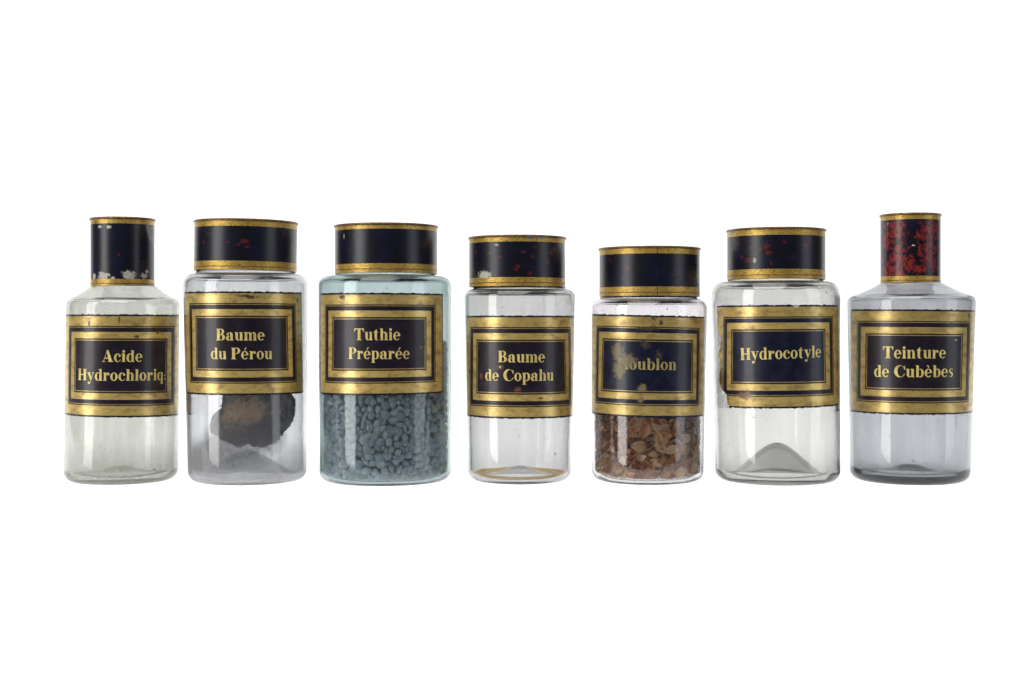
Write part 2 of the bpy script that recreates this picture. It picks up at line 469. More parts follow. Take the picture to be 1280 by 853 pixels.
class Label:
    """printed paper label wrapped on the glass. Corners are photograph pixels."""
    def __init__(self, place, tl, tr, br, bl, field, mats, jar_empty, seed, torn=None, rag=0.35):
        self.p = place; self.seed = seed; self.rag = rag; self.torn = torn; self.torn_on = True
        (a, za), (b, zb), (c, zc), (d, zd) = [place.hit(*q) for q in (tl, tr, br, bl)]
        self.c4 = ((a, za), (b, zb), (c, zc), (d, zd))
        R = place.Rz((za + zd) / 2)
        self.W = ((b - a) + (c - d)) / 2 * R * S; self.H = ((za - zd) + (zb - zc)) / 2 * S
        self.mats = mats
        self.base = self.band('label', 0, 0, self.W, self.H, 0.00025, mats['ink'], jar_empty, ragx=True, solid=True, nx=90, ny=56)
        v = [2.0, 10.8, 1.2, .8, 4.8, 7.2, 1.6, .9]
        hx = [1.8, 14.5, 1.4, .9, 5.8, 8.0, 1.8, 1.0]
        cv, chx = np.cumsum(v) * 1.08, np.cumsum(hx)
        ym = (tl[1] + bl[1]) / 2
        self.sl = (place.hit(field[0], ym)[0] - (a + d) / 2) * R * S / chx[5]
        self.sr = ((b + c) / 2 - place.hit(field[1], ym)[0]) * R * S / chx[5]
        self.frame('gold_border', (chx[0], cv[0]), (chx[1], cv[1]), 0.00033, mats['gold'], True)
        self.frame('hairline', (chx[2], cv[2]), (chx[3], cv[3]), 0.00033, mats['hair'])
        self.frame('gold_frame', (chx[4], cv[4]), (chx[5], cv[5]), 0.00033, mats['gold2'])
        self.frame('hairline', (chx[6], cv[6]), (chx[7], cv[7]), 0.00033, mats['hair'])
    def th_z(self, x, y):
        u, t = x / self.W, y / self.H
        (a, za), (b, zb), (c, zc), (d, zd) = self.c4
        return (lerp(lerp(a, b, u), lerp(d, c, u), t), lerp(lerp(za, zb, u), lerp(zd, zc, u), t))
    def pt(self, x, y, off):
        if self.torn and self.torn_on:
            x = max(x, self.torn(y / self.H) * self.W)
        th, z = self.th_z(x, y)
        p = self.p.surf(th, z, off)
        return p, (th * self.p.Rz(z) * S, z * S)
    def strip(self, x0, y0, x1, y1, nx, ny, off, V, Fc, U, jit=None):
        b = len(V)
        for j in range(ny + 1):
            for i in range(nx + 1):
                x, y = lerp(x0, x1, i / nx), lerp(y0, y1, j / ny)
                if jit: x, y = jit(x, y, i, j, nx, ny)
                p, uv = self.pt(x, y, off); V.append(p); U.append(uv)
        for j in range(ny):
            for i in range(nx):
                q = b + j * (nx + 1) + i
                Fc.append((q, q + nx + 1, q + nx + 2, q + 1))
    def band(self, name, x0, y0, x1, y1, off, mat, parent, ragx=False, solid=False, nx=60, ny=40):
        V, Fc, U = [], [], []
        def jit(x, y, i, j, nx, ny):
            if j == 0: y -= ragged(self.seed, self.rag * 2.2, x)
            if j == ny: y += ragged(self.seed + 5, self.rag * 2.0, x)
            if i == 0: x -= ragged(self.seed + 9, self.rag * 1.4, y)
            if i == nx: x += ragged(self.seed + 13, self.rag * 1.4, y)
            return x, y
        self.strip(x0, y0, x1, y1, nx, ny, off, V, Fc, U, jit)
        # paper thickness: a skirt back down to the glass
        n1 = nx + 1
        rim = [i for i in range(n1)] + [j * n1 + nx for j in range(1, ny + 1)] + [ny * n1 + i for i in range(nx - 1, -1, -1)] + [j * n1 for j in range(ny - 1, 0, -1)]
        b = len(V)
        for q in rim:
            th = math.atan2(V[q][0] - self.p.cx(V[q][2]), -V[q][1]) - self.p.phi
            V.append(self.p.surf(th, V[q][2], 0.00004)); U.append(U[q])
        m = len(rim)
        for k in range(m):
            Fc.append((rim[k], rim[(k + 1) % m], b + (k + 1) % m, b + k))
        return mesh_obj(name, V, Fc, mat, parent, U, True, 50)
    def frame(self, name, o, i, off, mat, rag=False):
        V, Fc, U = [], [], []
        W, H = self.W, self.H
        def jit(x, y, ii, jj, nx, ny):
            return x + ragged(self.seed + 2, .12, y), y + ragged(self.seed + 3, .16 + (.15 if rag else 0), x)
        ol, il, orr, ir = o[0] * self.sl, i[0] * self.sl, o[0] * self.sr, i[0] * self.sr
        self.strip(ol, o[1], W - orr, i[1], 70, 3, off, V, Fc, U, jit)
        self.strip(ol, H - i[1], W - orr, H - o[1], 70, 3, off, V, Fc, U, jit)
        self.strip(ol, i[1], il, H - i[1], 5, 40, off, V, Fc, U, jit)
        self.strip(W - ir, i[1], W - orr, H - i[1], 5, 40, off, V, Fc, U, jit)
        return mesh_obj(name, V, Fc, mat, self.base, U)
    def text(self, s, pl, pr, cap):
        """s set between photograph pixels pl=(x, baseline y) and pr; cap = cap height in pixels"""
        (t0, z0), (t1, z1) = self.p.hit(*pl), self.p.hit(*pr)
        gap = .045; x = 0; pos = []
        for chh in s:
            if chh == ' ': x += .34; continue
            pos.append((chh, x)); x += GL[chh][1] + gap
        tot = x - gap
        capz = cap / S * (D - self.p.Rz(z0)) / D
        for chh, gx0 in pos:
            if chh not in GCACHE: GCACHE[chh] = glyph_polys(chh)
            V, Fc, U, idx = [], [], [], {}
            for poly in GCACHE[chh]:
                f = []
                for (a, b) in poly:
                    key = (round(a, 5), round(b, 5))
                    if key not in idx:
                        idx[key] = len(V)
                        t = (gx0 + a) / tot
                        th = lerp(t0, t1, t); z = lerp(z0, z1, t) + b * capz
                        V.append(self.p.surf(th, z, 0.00034)); U.append((th * self.p.Rz(z) * S, z * S))
                    if not f or f[-1] != idx[key]: f.append(idx[key])
                if len(f) > 2 and f[0] == f[-1]: f.pop()
                if len(f) > 2: Fc.append(tuple(f))
            mesh_obj('letter', V, Fc, self.mats['letter'], self.base, U)

def build_jar(J):
    seed = J['seed']
    X1, Rt = axis_from_edges(*J['top']); X2, Rb = axis_from_edges(*J['bot'])
    X = X2
    zt, zb = z_at(J['top_y']), z_at(590)
    cx = lambda z: (X1 - X2) * max(0, (z - zb) / (zt - zb))
    Rz = lambda z: lerp(Rb, Rt, min(1, max(0, (z - zb) / (zt - zb))))
    pl = Place(X, Rz, cx)
    root = bpy.data.objects.new('apothecary_jar', None); C.objects.link(root)
    root.location = (X, 0, 0); root.empty_display_size = 0.03
    tag(root, J['label'], 'jar', 'labelled apothecary jars standing in a row')
    # --- glass body
    p1 = 1 / S
    zn = z_at(J['lid_y'][1])                       # lower rim of the lid
    Xl, Rl = axis_from_edges(*J['lid_x'])
    Xl -= X
    Rn = Rl - (1.8 if J['shoulder'] == 'cone' else 3.2) * p1
    Rtop = Rz(zn)
    t = J.get('wall', 0.0029); tb = J.get('base', 0.0042)
    cbx, cbz = 13 * p1, 13 * p1
    rf = Rb - cbx; hp = J['punt'] * p1
    pw = J.get('puntw', 0.93)
    def tent(r):
        x = min(1, r / (rf * pw)); a = .34
        return hp * (1 - (math.sqrt(x * x + a * a) - a) / (math.sqrt(1 + a * a) - a))
    pu = tent if J.get('tent') else lambda r: hp * (0.5 * (1 + math.cos(math.pi * min(1, r / (rf * pw)))))**J.get('punte', 1.0)
    out = []
    for k in range(0, 15): out.append((rf * (k / 15) + 0.0002, pu(rf * k / 15)))
    for k in range(0, 11):
        a = math.pi / 2 * k / 10
        out.append((rf + cbx * math.sin(a), cbz * (1 - math.cos(a))))
    shz = J['shoulder']                            # (vertical run of the rounding, kind)
    zs = z_at(J['top_y'])
    for k in range(1, 13): out.append((Rz(lerp(cbz, zs, k / 12)), lerp(cbz, zs, k / 12)))
    if shz == 'cone':
        rc = 9 * p1; ztop = zn + 2.2 * p1
        # rounding from vertical to the slope, then straight to the neck
        dz = (z_at(J['cone_y']) - zs)
        for k in range(1, 8):
            a = k / 7 * math.radians(58)
            out.append((Rtop - rc * (1 - math.cos(a)), zs + dz * math.sin(a) / math.sin(math.radians(58))))
        r0, z0 = out[-1]
        for k in range(1, 9):
            q = k / 8
            out.append((lerp(r0, Rn + 1.2 * p1, q), lerp(z0, ztop, q) - 1.2 * p1 * math.sin(math.pi * q)))
    else:
        ztop = zn - 0.5 * p1
        rc = Rtop - Rn - 1.5 * p1
        rx = min(rc, 13 * p1)
        for k in range(1, 10):
            a = math.pi / 2 * k / 9
            out.append((Rtop - rx * (1 - math.cos(a)), lerp(zs, ztop - 1.5 * p1, math.sin(a))))
        out.append((Rn + 1.5 * p1, ztop - .7 * p1))
    out.append((Rn, ztop + 2.2 * p1))
    zm = z_at(J['lid_y'][0]) - 7 * p1              # mouth, hidden in the lid
    out += [(Rn, lerp(ztop, zm, .5)), (Rn, zm - 1.5 * p1), (Rn - .4 * t, zm), (Rn - .8 * t, zm)]
    inn = []
    ci = 9 * p1
    ri = Rb - t - ci
    for k in range(0, 15): inn.append((ri * k / 15 + 0.0002, pu(ri * k / 15 * rf / ri * .98) + tb))
    for k in range(0, 9):
        a = math.pi / 2 * k / 8
        inn.append((ri + ci * math.sin(a), tb + ci * (1 - math.cos(a))))
    for k in range(1, 13): inn.append((Rz(lerp(tb + ci, zs, k / 12)) - t, lerp(tb + ci, zs, k / 12)))
    n_out = len(out)
    # the shoulder again, moved inwards along its normal
    start = next(i for i, q in enumerate(out) if q[1] >= zs - 1e-9)
    for i in range(start + 1, n_out - 2):
        a, b = out[i - 1], out[i + 1]
        tx, tz = b[0] - a[0], b[1] - a[1]; L = math.hypot(tx, tz) or 1
        inn.append((max(out[i][0] - tz / L * t, .004), out[i][1] + tx / L * t))
    inn.append((Rn - t, zm - 1.5 * p1))
    prof = out + inn[::-1]
    V, Fc, U = lathe(prof, cx, pl.phi, 144, True, J.get('wob', 0.00035), seed * 4.7)
    # caps at the two axis points
    n = len(prof)
    Fc.append(tuple(range(143, -1, -1))) ; Fc.append(tuple((n - 1) * 144 + i for i in range(144)))
    Fc = [f for f in Fc if not (len(f) == 4 and {f[0] // 144, f[2] // 144} == {0, n - 1})]
    Fc = [tuple(reversed(f)) for f in Fc]
    body = mesh_obj('glass_body', V, Fc, J['glass'], root, U)
    bm = bmesh.new(); bm.from_mesh(body.data); bmesh.ops.recalc_face_normals(bm, faces=bm.faces); bm.to_mesh(body.data); bm.free()
    # --- lid: tin cap with beaded rim, painted
    z0, z1 = z_at(J['lid_y'][1]), z_at(J['lid_y'][0])
    z0 += 0.3 * p1
    lcx = lambda z: 0.0
    lid = bpy.data.objects.new('lid', None)
    th_t = 0.0007
    lp = [(Rl - th_t, z0), (Rl, z0), (Rl, z0 + 1.0 * p1)] + [(Rl, lerp(z0, z1, q)) for q in (.2, .4, .6, .8)] + \
         [(Rl, z1 - 3 * p1), (Rl - .5 * p1, z1 - 1.2 * p1), (Rl * .9, z1 - 1.2 * p1), (Rl * .5, z1 - .8 * p1), (0.0003, z1 - .8 * p1),
          (0.0003, z1 - .8 * p1 - th_t), (Rl * .9, z1 - 1.2 * p1 - th_t), (Rl - th_t, z1 - 3 * p1)]
    V, Fc, U = lathe(lp, lcx, pl.phi, 128, True)
    L = mesh_obj('lid', V, Fc, J['lacquer'], root, U, True, 40)
    bpy.data.objects.remove(lid)
    L.location = (Xl, 0, 0)
    lpl = Place(X + Xl, lambda z: Rl, lcx); lpl.phi = pl.phi
    def ringband(name, za, zb_, off, mat, wav=0.0, th0=-math.pi, th1=math.pi):
        V, Fc, U = [], [], []; nx = 160; rows = [(za, off * .2), (za, off), (lerp(za, zb_, .5), off), (zb_, off), (zb_, off * .2)]
        for j, (z, of) in enumerate(rows):
            for i in range(nx + 1):
                th = lerp(th0, th1, i / nx)
                zz = z + (ragged(seed + (11 if j > 2 else 3), wav, th * 40) if j != 2 else 0)
                V.append(lpl.surf(th, zz, of)); U.append((th * Rl * S, zz * S))
        for j in range(len(rows) - 1):
            for i in range(nx):
                q = j * (nx + 1) + i; Fc.append((q, q + 1, q + nx + 2, q + nx + 1))
        return mesh_obj(name, V, Fc, mat, L, U, True, 40)
    bt, bb = J['bands']                            # photograph rows of the inner edges of the two gold bands
    ringband('gold_band', z_at(bt), z1 - 3.2 * p1, 0.00007, J['lidgold'], 0.00012)
    ringband('gold_band', z0 + 0.2 * p1, z_at(bb), 0.00007, J['lidgold'], 0.00012)
    # rolled rim at the top, and the fine groove line above the lower edge
    rb = 0.95 * p1; rimp = []
    for k in range(10):
        a = 2 * math.pi * k / 10
        rimp.append((Rl + .55 * p1 + rb * 1.0 * math.cos(a), z1 - 1.6 * p1 + rb * 1.5 * math.sin(a)))
    V, Fc, U = lathe(rimp, lcx, pl.phi, 128, True)
    mesh_obj('rim', V, Fc, J['rim'], L, U)
    gz = lerp(z0, z_at(bb), J.get('groove', .40))
    gp = [(Rl - .2 * p1, gz - .7 * p1), (Rl + .55 * p1, gz - .25 * p1), (Rl + .55 * p1, gz + .25 * p1), (Rl - .2 * p1, gz + .7 * p1)]
    V, Fc, U = lathe(gp, lcx, pl.phi, 128, True)
    mesh_obj('crimp', V, Fc, J['rim'], L, U)
    if 'seam' in J:
        t0 = lpl.hit(J['seam'], (J['lid_y'][0] + J['lid_y'][1]) / 2)[0]
        V, Fc, U = [], [], []
        for j in range(13):
            z = lerp(z0 + .4 * p1, z1 - 3.2 * p1, j / 12)
            for i, of in enumerate((0, .00009, .0001, 0)):
                th = t0 + (i - 1.5) * .008
                V.append(lpl.surf(th, z, of)); U.append((th * Rl * S, z * S))
        for j in range(12):
            for i in range(3): q = j * 4 + i; Fc.append((q, q + 1, q + 5, q + 4))
        mesh_obj('seam', V, Fc, J['lacquer'], L, U)
    if J.get('lid_roll'):
        zc = z0
        L.matrix_local = Matrix.Translation((Xl, 0, zc)) @ Matrix.Rotation(math.radians(J['lid_roll']), 4, 'Y') @ Matrix.Translation((0, 0, -zc + .0004))
    # --- label
    q = J['lab']
    lb = Label(pl, *q, J['field'], J['labmats'], root, seed, J.get('torn'), J.get('rag', .55))
    if J.get('torn'):                              # pale paper backing left on the glass where the print tore away
        V, Fc, U = [], [], []; lb.torn_on = False
        lb.strip(0.5, 1, lb.W * .17, lb.H + 1, 14, 40, 0.00012, V, Fc, U, lambda x, y, i, j, nx, ny: (x + (ragged(3, 1.2, y) if i == 0 else 0), y))
        lb.torn_on = True
        mesh_obj('paper_backing', V, Fc, J['paper'], lb.base, U)
    for (s, a, b, cap) in J['text']: lb.text(s, a, b, cap)
    J.update(place=pl, root=root, X=X, Rb=Rb, Rt=Rt, t=t, tb=tb, lpl=lpl)
    return J

def places_only(J):
    """surface frame of a jar before it is built, to turn stain positions into label coordinates"""
    X1, Rt = axis_from_edges(*J['top']); X2, Rb = axis_from_edges(*J['bot'])
    zt, zb = z_at(J['top_y']), z_at(590)
    pl = Place(X2, lambda z: lerp(Rb, Rt, min(1, max(0, (z - zb) / (zt - zb)))), lambda z: (X1 - X2) * max(0, (z - zb) / (zt - zb)))
    Xl, Rl = axis_from_edges(*J['lid_x'])
    lp = Place(Xl, lambda z: Rl, lambda z: 0.0); lp.phi = pl.phi
    return pl, lp
def spots(pl, lst): return [(*pl.uv(x, y), rx, ry) for (x, y, rx, ry) in lst]

def torn_left(t):
    """left edge of the torn label as a fraction of its width, t from top to bottom"""
    pts = [(0, 0), (.08, .004), (.24, .006), (.28, .045), (.33, .060), (.38, .050), (.45, .036), (.50, .018), (.56, .045), (.62, .050),
           (.66, .040), (.72, .030), (.80, .050), (.84, .085), (.87, .120), (.93, .125), (.96, .135), (1.0, .145), (1.2, .145)]
    for (a, va), (b, vb) in zip(pts, pts[1:]):
        if a <= t <= b: return lerp(va, vb, (t - a) / (b - a)) + .010 * mnoise.noise((t * 26, 1, 0)) + .006 * mnoise.noise((t * 70, 3, 0))
    return 0

PLUM = (0.008, 0.005, 0.010); NAVY = (0.004, 0.0045, 0.015)
JARS = [
 dict(seed=1, field=(93.6, 208.6), label='narrow necked glass jar reading Acide Hydrochloriq, grey chips low on its dark lid',
      top=(82.3, 224.6), bot=(79.0, 222.9), top_y=384, cone_y=374, shoulder='cone', lid_x=(113.0, 193.2), lid_y=(273.5, 359.3), bands=(282.0, 350.0),
      punt=11, puntw=.8, lab=((82.9, 393.4), (223.4, 393.8), (222.4, 519), (81.2, 518)),
      text=[('Acide', (127.6, 452.4), (178, 452.4), 14.6), ('Hydrochloriq:', (98, 475.2), (206.4, 475.2), 14.4)], ink=PLUM,
      whites=[(129, 345.3, 8, 5), (162, 344.5, 8, 5.5), (180, 345.5, 4.5, 3.6), (184, 339.6, 3, 2), (117.6, 346, 3, 4), (141, 348, 3, 2), (125, 283.5, 3, 1.6), (135.6, 284, 3.2, 2)],
      reds=[(148.3, 318.3, 1.6, 1.6)],
      lst=[([(197, 415, 3, 3), (171, 421, 4, 2.5), (149, 400, 1.2, 6), (112, 405, 2, 6)], (.09, .05, .02), .6)],
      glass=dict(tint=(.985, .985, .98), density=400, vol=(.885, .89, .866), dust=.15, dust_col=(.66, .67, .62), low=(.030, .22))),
 dict(seed=2, field=(245.2, 359.8), label='wide mouthed grey glass jar reading Baume du Pérou, holding one dark dusty lump',
      top=(228.5, 384.6), bot=(234.0, 383.8), top_y=357, shoulder='round', lid_x=(242.2, 370.8), lid_y=(278.0, 340.6), bands=(287.5, 329.5), lid_roll=0.8,
      punt=31, puntw=.95, tent=True, base=.0036, lab=((231.4, 365.2), (376.6, 366), (378.2, 491.5), (233.6, 492)),
      text=[('Baume', (270.4, 425.7), (330.9, 425.7), 14.6), ('du Pérou', (263.9, 449), (340.3, 449), 14.4)], ink=PLUM,
      reds=[(305.3, 302.7, 5, 3), (253.6, 304, 2.2, 2), (260, 293, 3, 1.2), (284, 304, 2.4, 1.3), (297, 306, 2, 1.5), (354, 293, 1.6, 1.6), (309, 309, 3, 1.4)],
      lst=[([(371, 375, 3, 3), (312, 371, 14, 3)], (.06, .04, .02), .9)],
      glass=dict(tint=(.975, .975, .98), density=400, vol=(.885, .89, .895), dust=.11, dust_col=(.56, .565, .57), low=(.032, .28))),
 dict(seed=3, field=(415.6, 532.8), label='teal tinted wide mouthed glass jar reading Tuthie Préparée, full of blue grey pellets',
      top=(397.6, 564.3), bot=(398.6, 564.4), top_y=357, shoulder='round', lid_x=(418.6, 546.4), lid_y=(282.5, 343.4), bands=(290.2, 332.0),
      punt=4, wall=.0022, base=.0028, lab=((401, 367), (553.2, 367.5), (553.4, 491), (401, 492.6)),
      text=[('Tuthie', (443, 425.4), (500.4, 425.4), 14.8), ('Préparée', (435.9, 448.8), (512.1, 448.8), 14.5)], ink=PLUM,
      whites=[(430, 296, .9, 3)],
      lst=[([(526.4, 434.6, 2, 2)], (.30, .10, .03), .5), ([(428, 371, 5, 3)], (.05, .04, .03), .9)],
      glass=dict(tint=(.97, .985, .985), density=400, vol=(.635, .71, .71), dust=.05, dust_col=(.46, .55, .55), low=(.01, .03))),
 dict(seed=4, field=(595.8, 706.7), label='clear glass jar reading Baume de Copahu with amber residue round its foot',
      top=(580.1, 719.3), bot=(585.0, 713.8), top_y=372, shoulder='round', lid_x=(586.4, 706.6), lid_y=(297.0, 359.6), bands=(305.5, 348.6),
      punt=13, puntw=.85, base=.0030, lab=((583.2, 395), (717.4, 395), (715.6, 519.7), (584.2, 519.7)),
      text=[('Baume', (622.7, 453), (681, 453), 14.4), ('de Copahu', (606.9, 475.8), (691.6, 475.8), 14.4)], ink=PLUM,
      whites=[(605.9, 344, 11, 4.5), (621, 306, 2.5, 1.6)],
      reds=[(595, 315, 3, 2), (612, 317, 2.5, 2), (625, 321.5, 2, 2), (654.4, 315, 3, 1.6), (665.7, 320.8, 2, 2.6), (648, 333, 2.6, 2), (644.6, 337, 3, 1.8),
            (663, 342, 3.4, 2.4), (684.7, 327, 2.4, 3), (692.4, 311, 4, 3), (668.5, 309.5, 2.6, 1.4), (690, 342, 3, 1.5), (689, 317, 2, 2.6), (590, 329, 1.6, 3), (701, 315, 1.5, 1.5)],
      greys=[(663, 297, 5, 2), (677, 298, 5, 2)],
      lst=[([(625.4, 459, 4.6, 4.6), (601.6, 470.5, 3, 4.5), (647.3, 487, 5, 4.2), (587.6, 464, 3, 3.5)], (.13, .055, .03), .5), ([(625.4, 459, 1.3, 1.3)], (.7, .66, .6), .2), ([(676, 498, 3.5, 1.2)], (.05, .03, .02), .4)],
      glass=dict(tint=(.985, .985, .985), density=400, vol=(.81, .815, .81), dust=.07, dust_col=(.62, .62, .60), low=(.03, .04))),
 dict(seed=5, field=(752.8, 865.8), label='squat glass jar reading Houblon with scuffed label, filled with dried brown hops',
      top=(737.6, 883.8), bot=(739.2, 879.9), top_y=386, shoulder='round', lid_x=(749.2, 874.8), lid_y=(310.5, 371.6), bands=(320.0, 360.0), seam=821.5,
      punt=4, wall=.0019, base=.0026, lab=((740.6, 392.6), (880.3, 396.4), (878.6, 520.4), (739.9, 516.4)),
      text=[('Houblon', (772.5, 461.6), (845.1, 462.8), 14.5)], ink=NAVY,
      reds=[(785, 334.5, 3, 2), (777, 349, 1.6, 1.6), (839.8, 344.5, 2, 1.6), (849, 340, 1.4, 3), (763, 326, 1.4, 3)],
      lst=[([(772, 440, 9, 13), (774, 462, 10, 13), (784, 451, 14, 10), (803, 485, 6, 6), (801, 500, 5, 4), (744, 484, 2, 6), (752, 485, 2, 3)], (.165, .135, .062), .42),
           ([(818, 396, 9, 4), (826, 403, 3.5, 3), (812, 411, 14, 3), (806, 431, 6, 5), (824, 443, 4, 6)], (.055, .048, .03), 1.0)],
      glass=dict(tint=(.985, .98, .985), density=400, vol=(.84, .835, .84), dust=.02, dust_col=(.60, .58, .58))),
 dict(seed=6, field=(914.3, 1031.6), label='broad clear glass jar reading Hydrocotyle with torn label edge and conical kicked up base',
      top=(888.8, 1050.6), bot=(893.4, 1051.0), top_y=372, shoulder='round', lid_x=(908.9, 1031.9), lid_y=(287.5, 350.6), bands=(297.4, 338.6),
      punt=40, puntw=.84, wall=.0029, base=.0042, tent=True, lab=((896.7, 382.4), (1047.2, 381.6), (1048.4, 506.6), (897, 508.6)), torn=torn_left, rag=.75,
      text=[('Hydrocotyle', (926, 450.2), (1026, 446.6), 15)], ink=NAVY,
      reds=[(957.7, 308, 4, 4), (960.6, 316, 4.4, 3), (935.7, 326, 6, 3), (981, 302.9, 2.5, 1.6), (1007.5, 307, 4, 3), (1013, 300, 1.6, 4), (990, 320.7, 1.6, 1.4),
            (963.6, 329, 2, 2), (1003, 313, 2, 1.3), (927, 322, 2.4, 2), (938, 310, 2, 2), (950, 311, 2.4, 3), (922, 304, 1.6, 1.6), (1026, 326, 1.5, 2)],
      whites=[(943, 325.6, 2.2, 2.6)], greys=[(915, 290, 5, 4)],
      lst=[([(931, 495, 9, 7), (900, 430, 7, 14), (901, 470, 6, 20), (908, 500, 8, 8), (1046, 455, 3, 14)], (.17, .085, .03), .7), ([(995, 383, 4, 2)], (.55, .52, .47), .8)],
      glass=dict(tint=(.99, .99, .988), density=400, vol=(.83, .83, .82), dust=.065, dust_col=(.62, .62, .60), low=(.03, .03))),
 dict(seed=7, field=(1082, 1202.6), label='narrow necked glass jar reading Teinture de Cubèbes, its lid worn mostly to red',
      top=(1058.6, 1220.2), bot=(1062.0, 1213.9), top_y=378, cone_y=370.5, shoulder='cone', lid_x=(1100.4, 1175.9), lid_y=(268.4, 355.2), bands=(276.6, 346.2),
      punt=10, puntw=.75, base=.0058, lab=((1063.8, 386.9), (1218.3, 388.2), (1215, 515.8), (1064.2, 514.6)),
      text=[('Teinture', (1103.8, 448), (1182, 448), 15), ('de Cubèbes', (1093, 471.1), (1191, 471.1), 14.8)], ink=PLUM, big=True,
      reds=[(1121, 288, 13, 16), (1122, 320, 15, 18), (1116, 335, 22, 16), (1163, 290, 16, 18), (1161, 316, 14, 22), (1108, 300, 8, 20), (1136, 330, 8, 14), (1149, 296, 8, 6), (1150, 337, 12, 8), (1168, 330, 9, 12), (1110, 345, 12, 6), (1160, 281, 12, 5)],
      whites=[(1142, 307, 2, 1), (1109.5, 280, 1.5, 1.2)],
      lst=[([(1211, 396, 2.4, 5)], (.06, .05, .03), 1.1), ([(1194.6, 425.4, 1.8, 1.2)], (.4, .4, .36), .4)],
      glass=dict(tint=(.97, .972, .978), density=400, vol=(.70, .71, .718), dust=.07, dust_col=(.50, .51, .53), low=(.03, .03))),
]
for J in JARS:
    s = J['seed']; pl, lp = places_only(J)
    st = [(spots(pl, a), c, amp) for (a, c, amp) in J.get('lst', [])]
    ink = ink_mat('label_ink', s, J['ink'], st)
    dull = {7: .82, 5: .85}.get(s, 1.0)
    gold = gold_mat('label_gold', s, st, dull)
    J['labmats'] = dict(ink=ink, gold=gold, gold2=gold_mat('label_gold_frame', s + .5, st, dull * 1.04), hair=gold_mat('label_hairline', s + .2, st, .75), letter=letter_mat('label_letter', s, st, .55 if s == 5 else 1.0))
    J['lacquer'] = lacquer_mat('lid_lacquer', s, J.get('redden', 0), spots(lp, J.get('reds', [])), spots(lp, J.get('whites', [])), J.get('big', False))
    J['lidgold'] = lid_gold_mat('lid_gold', s, False, spots(lp, J.get('greys', [])))
    J['rim'] = lid_gold_mat('lid_rim', s + .4, True, spots(lp, J.get('greys', [])), .55)
    if s == 6:
        nt = NT('paper_remnant'); uv, v = uvsock(nt)
        kk = nt.ramp(nt.noise(v, .16, 5, .7), .35, .62, .12, .75)
        a = nt.n('BsdfTransparent', None); b = nt.n('BsdfDiffuse', None, Color=(.66, .65, .61)); t2 = nt.n('BsdfTranslucent', None, Color=(.66, .65, .61))
        b2 = nt.n('MixShader', None, _0=.6, _1=b.outputs[0], _2=t2.outputs[0])
        nt.surf(nt.n('MixShader', None, _0=kk, _1=a.outputs[0], _2=b2.outputs[0]).outputs[0]); J['paper'] = nt.m
    J['glass'] = glass_mat('old_glass', seed=s, **J['glass'])
    build_jar(J)

# ------------------------------------------------------------------ contents
# amber residue dried round the foot of the fourth jar (inside, touching the glass)
def residue(J):
    nt = NT('amber_residue')
    tc = nt.n('TexCoord').outputs['Object']
    nz = nt.noise(tc, 90, 4, .6)
    c = nt.mix(nt.ramp(nz, .35, .7), (1.0, .78, .15), (.96, .66, .08))
    a = nt.n('BsdfPrincipled', None, Base__Color=c, Roughness=.25); b = nt.n('BsdfTransparent', None, Color=(1, .78, .20))
    mx = nt.n('MixShader', None, _0=nt.ramp(nz, .3, .7, .50, .75), _1=a.outputs[0], _2=b.outputs[0]); nt.surf(mx.outputs[0])
    Ri = J['Rb'] - J['t']; p1 = 1 / S; ci = 9 * p1; ri = Ri - ci
    prof = []
    for k in range(9):
        a = math.radians(58) * k / 8
        prof.append((ri + ci * math.sin(a) - .0003, J['tb'] + ci * (1 - math.cos(a)) + .0003))
    prof += [(ri + ci * .70, J['tb'] + ci * .50), (ri + ci * .3, J['tb'] + .0016), (ri, J['tb'] + .0012), (ri - .005, J['tb'] + .0010)]
    V, Fc, U = lathe(prof, lambda z: 0.0, J['place'].phi, 96, True)
    V2 = []
    for (x, y, z) in V:
        r = math.hypot(x, y); k = 1.0
        zz = z + (.0011 * mnoise.noise((x * 60, y * 60, 3)) if z > J['tb'] + ci * .5 else 0)
        V2.append((x, y, zz))
    mesh_obj('dried_residue', V2, Fc, nt.m, J['root'], U)
residue(JARS[3])

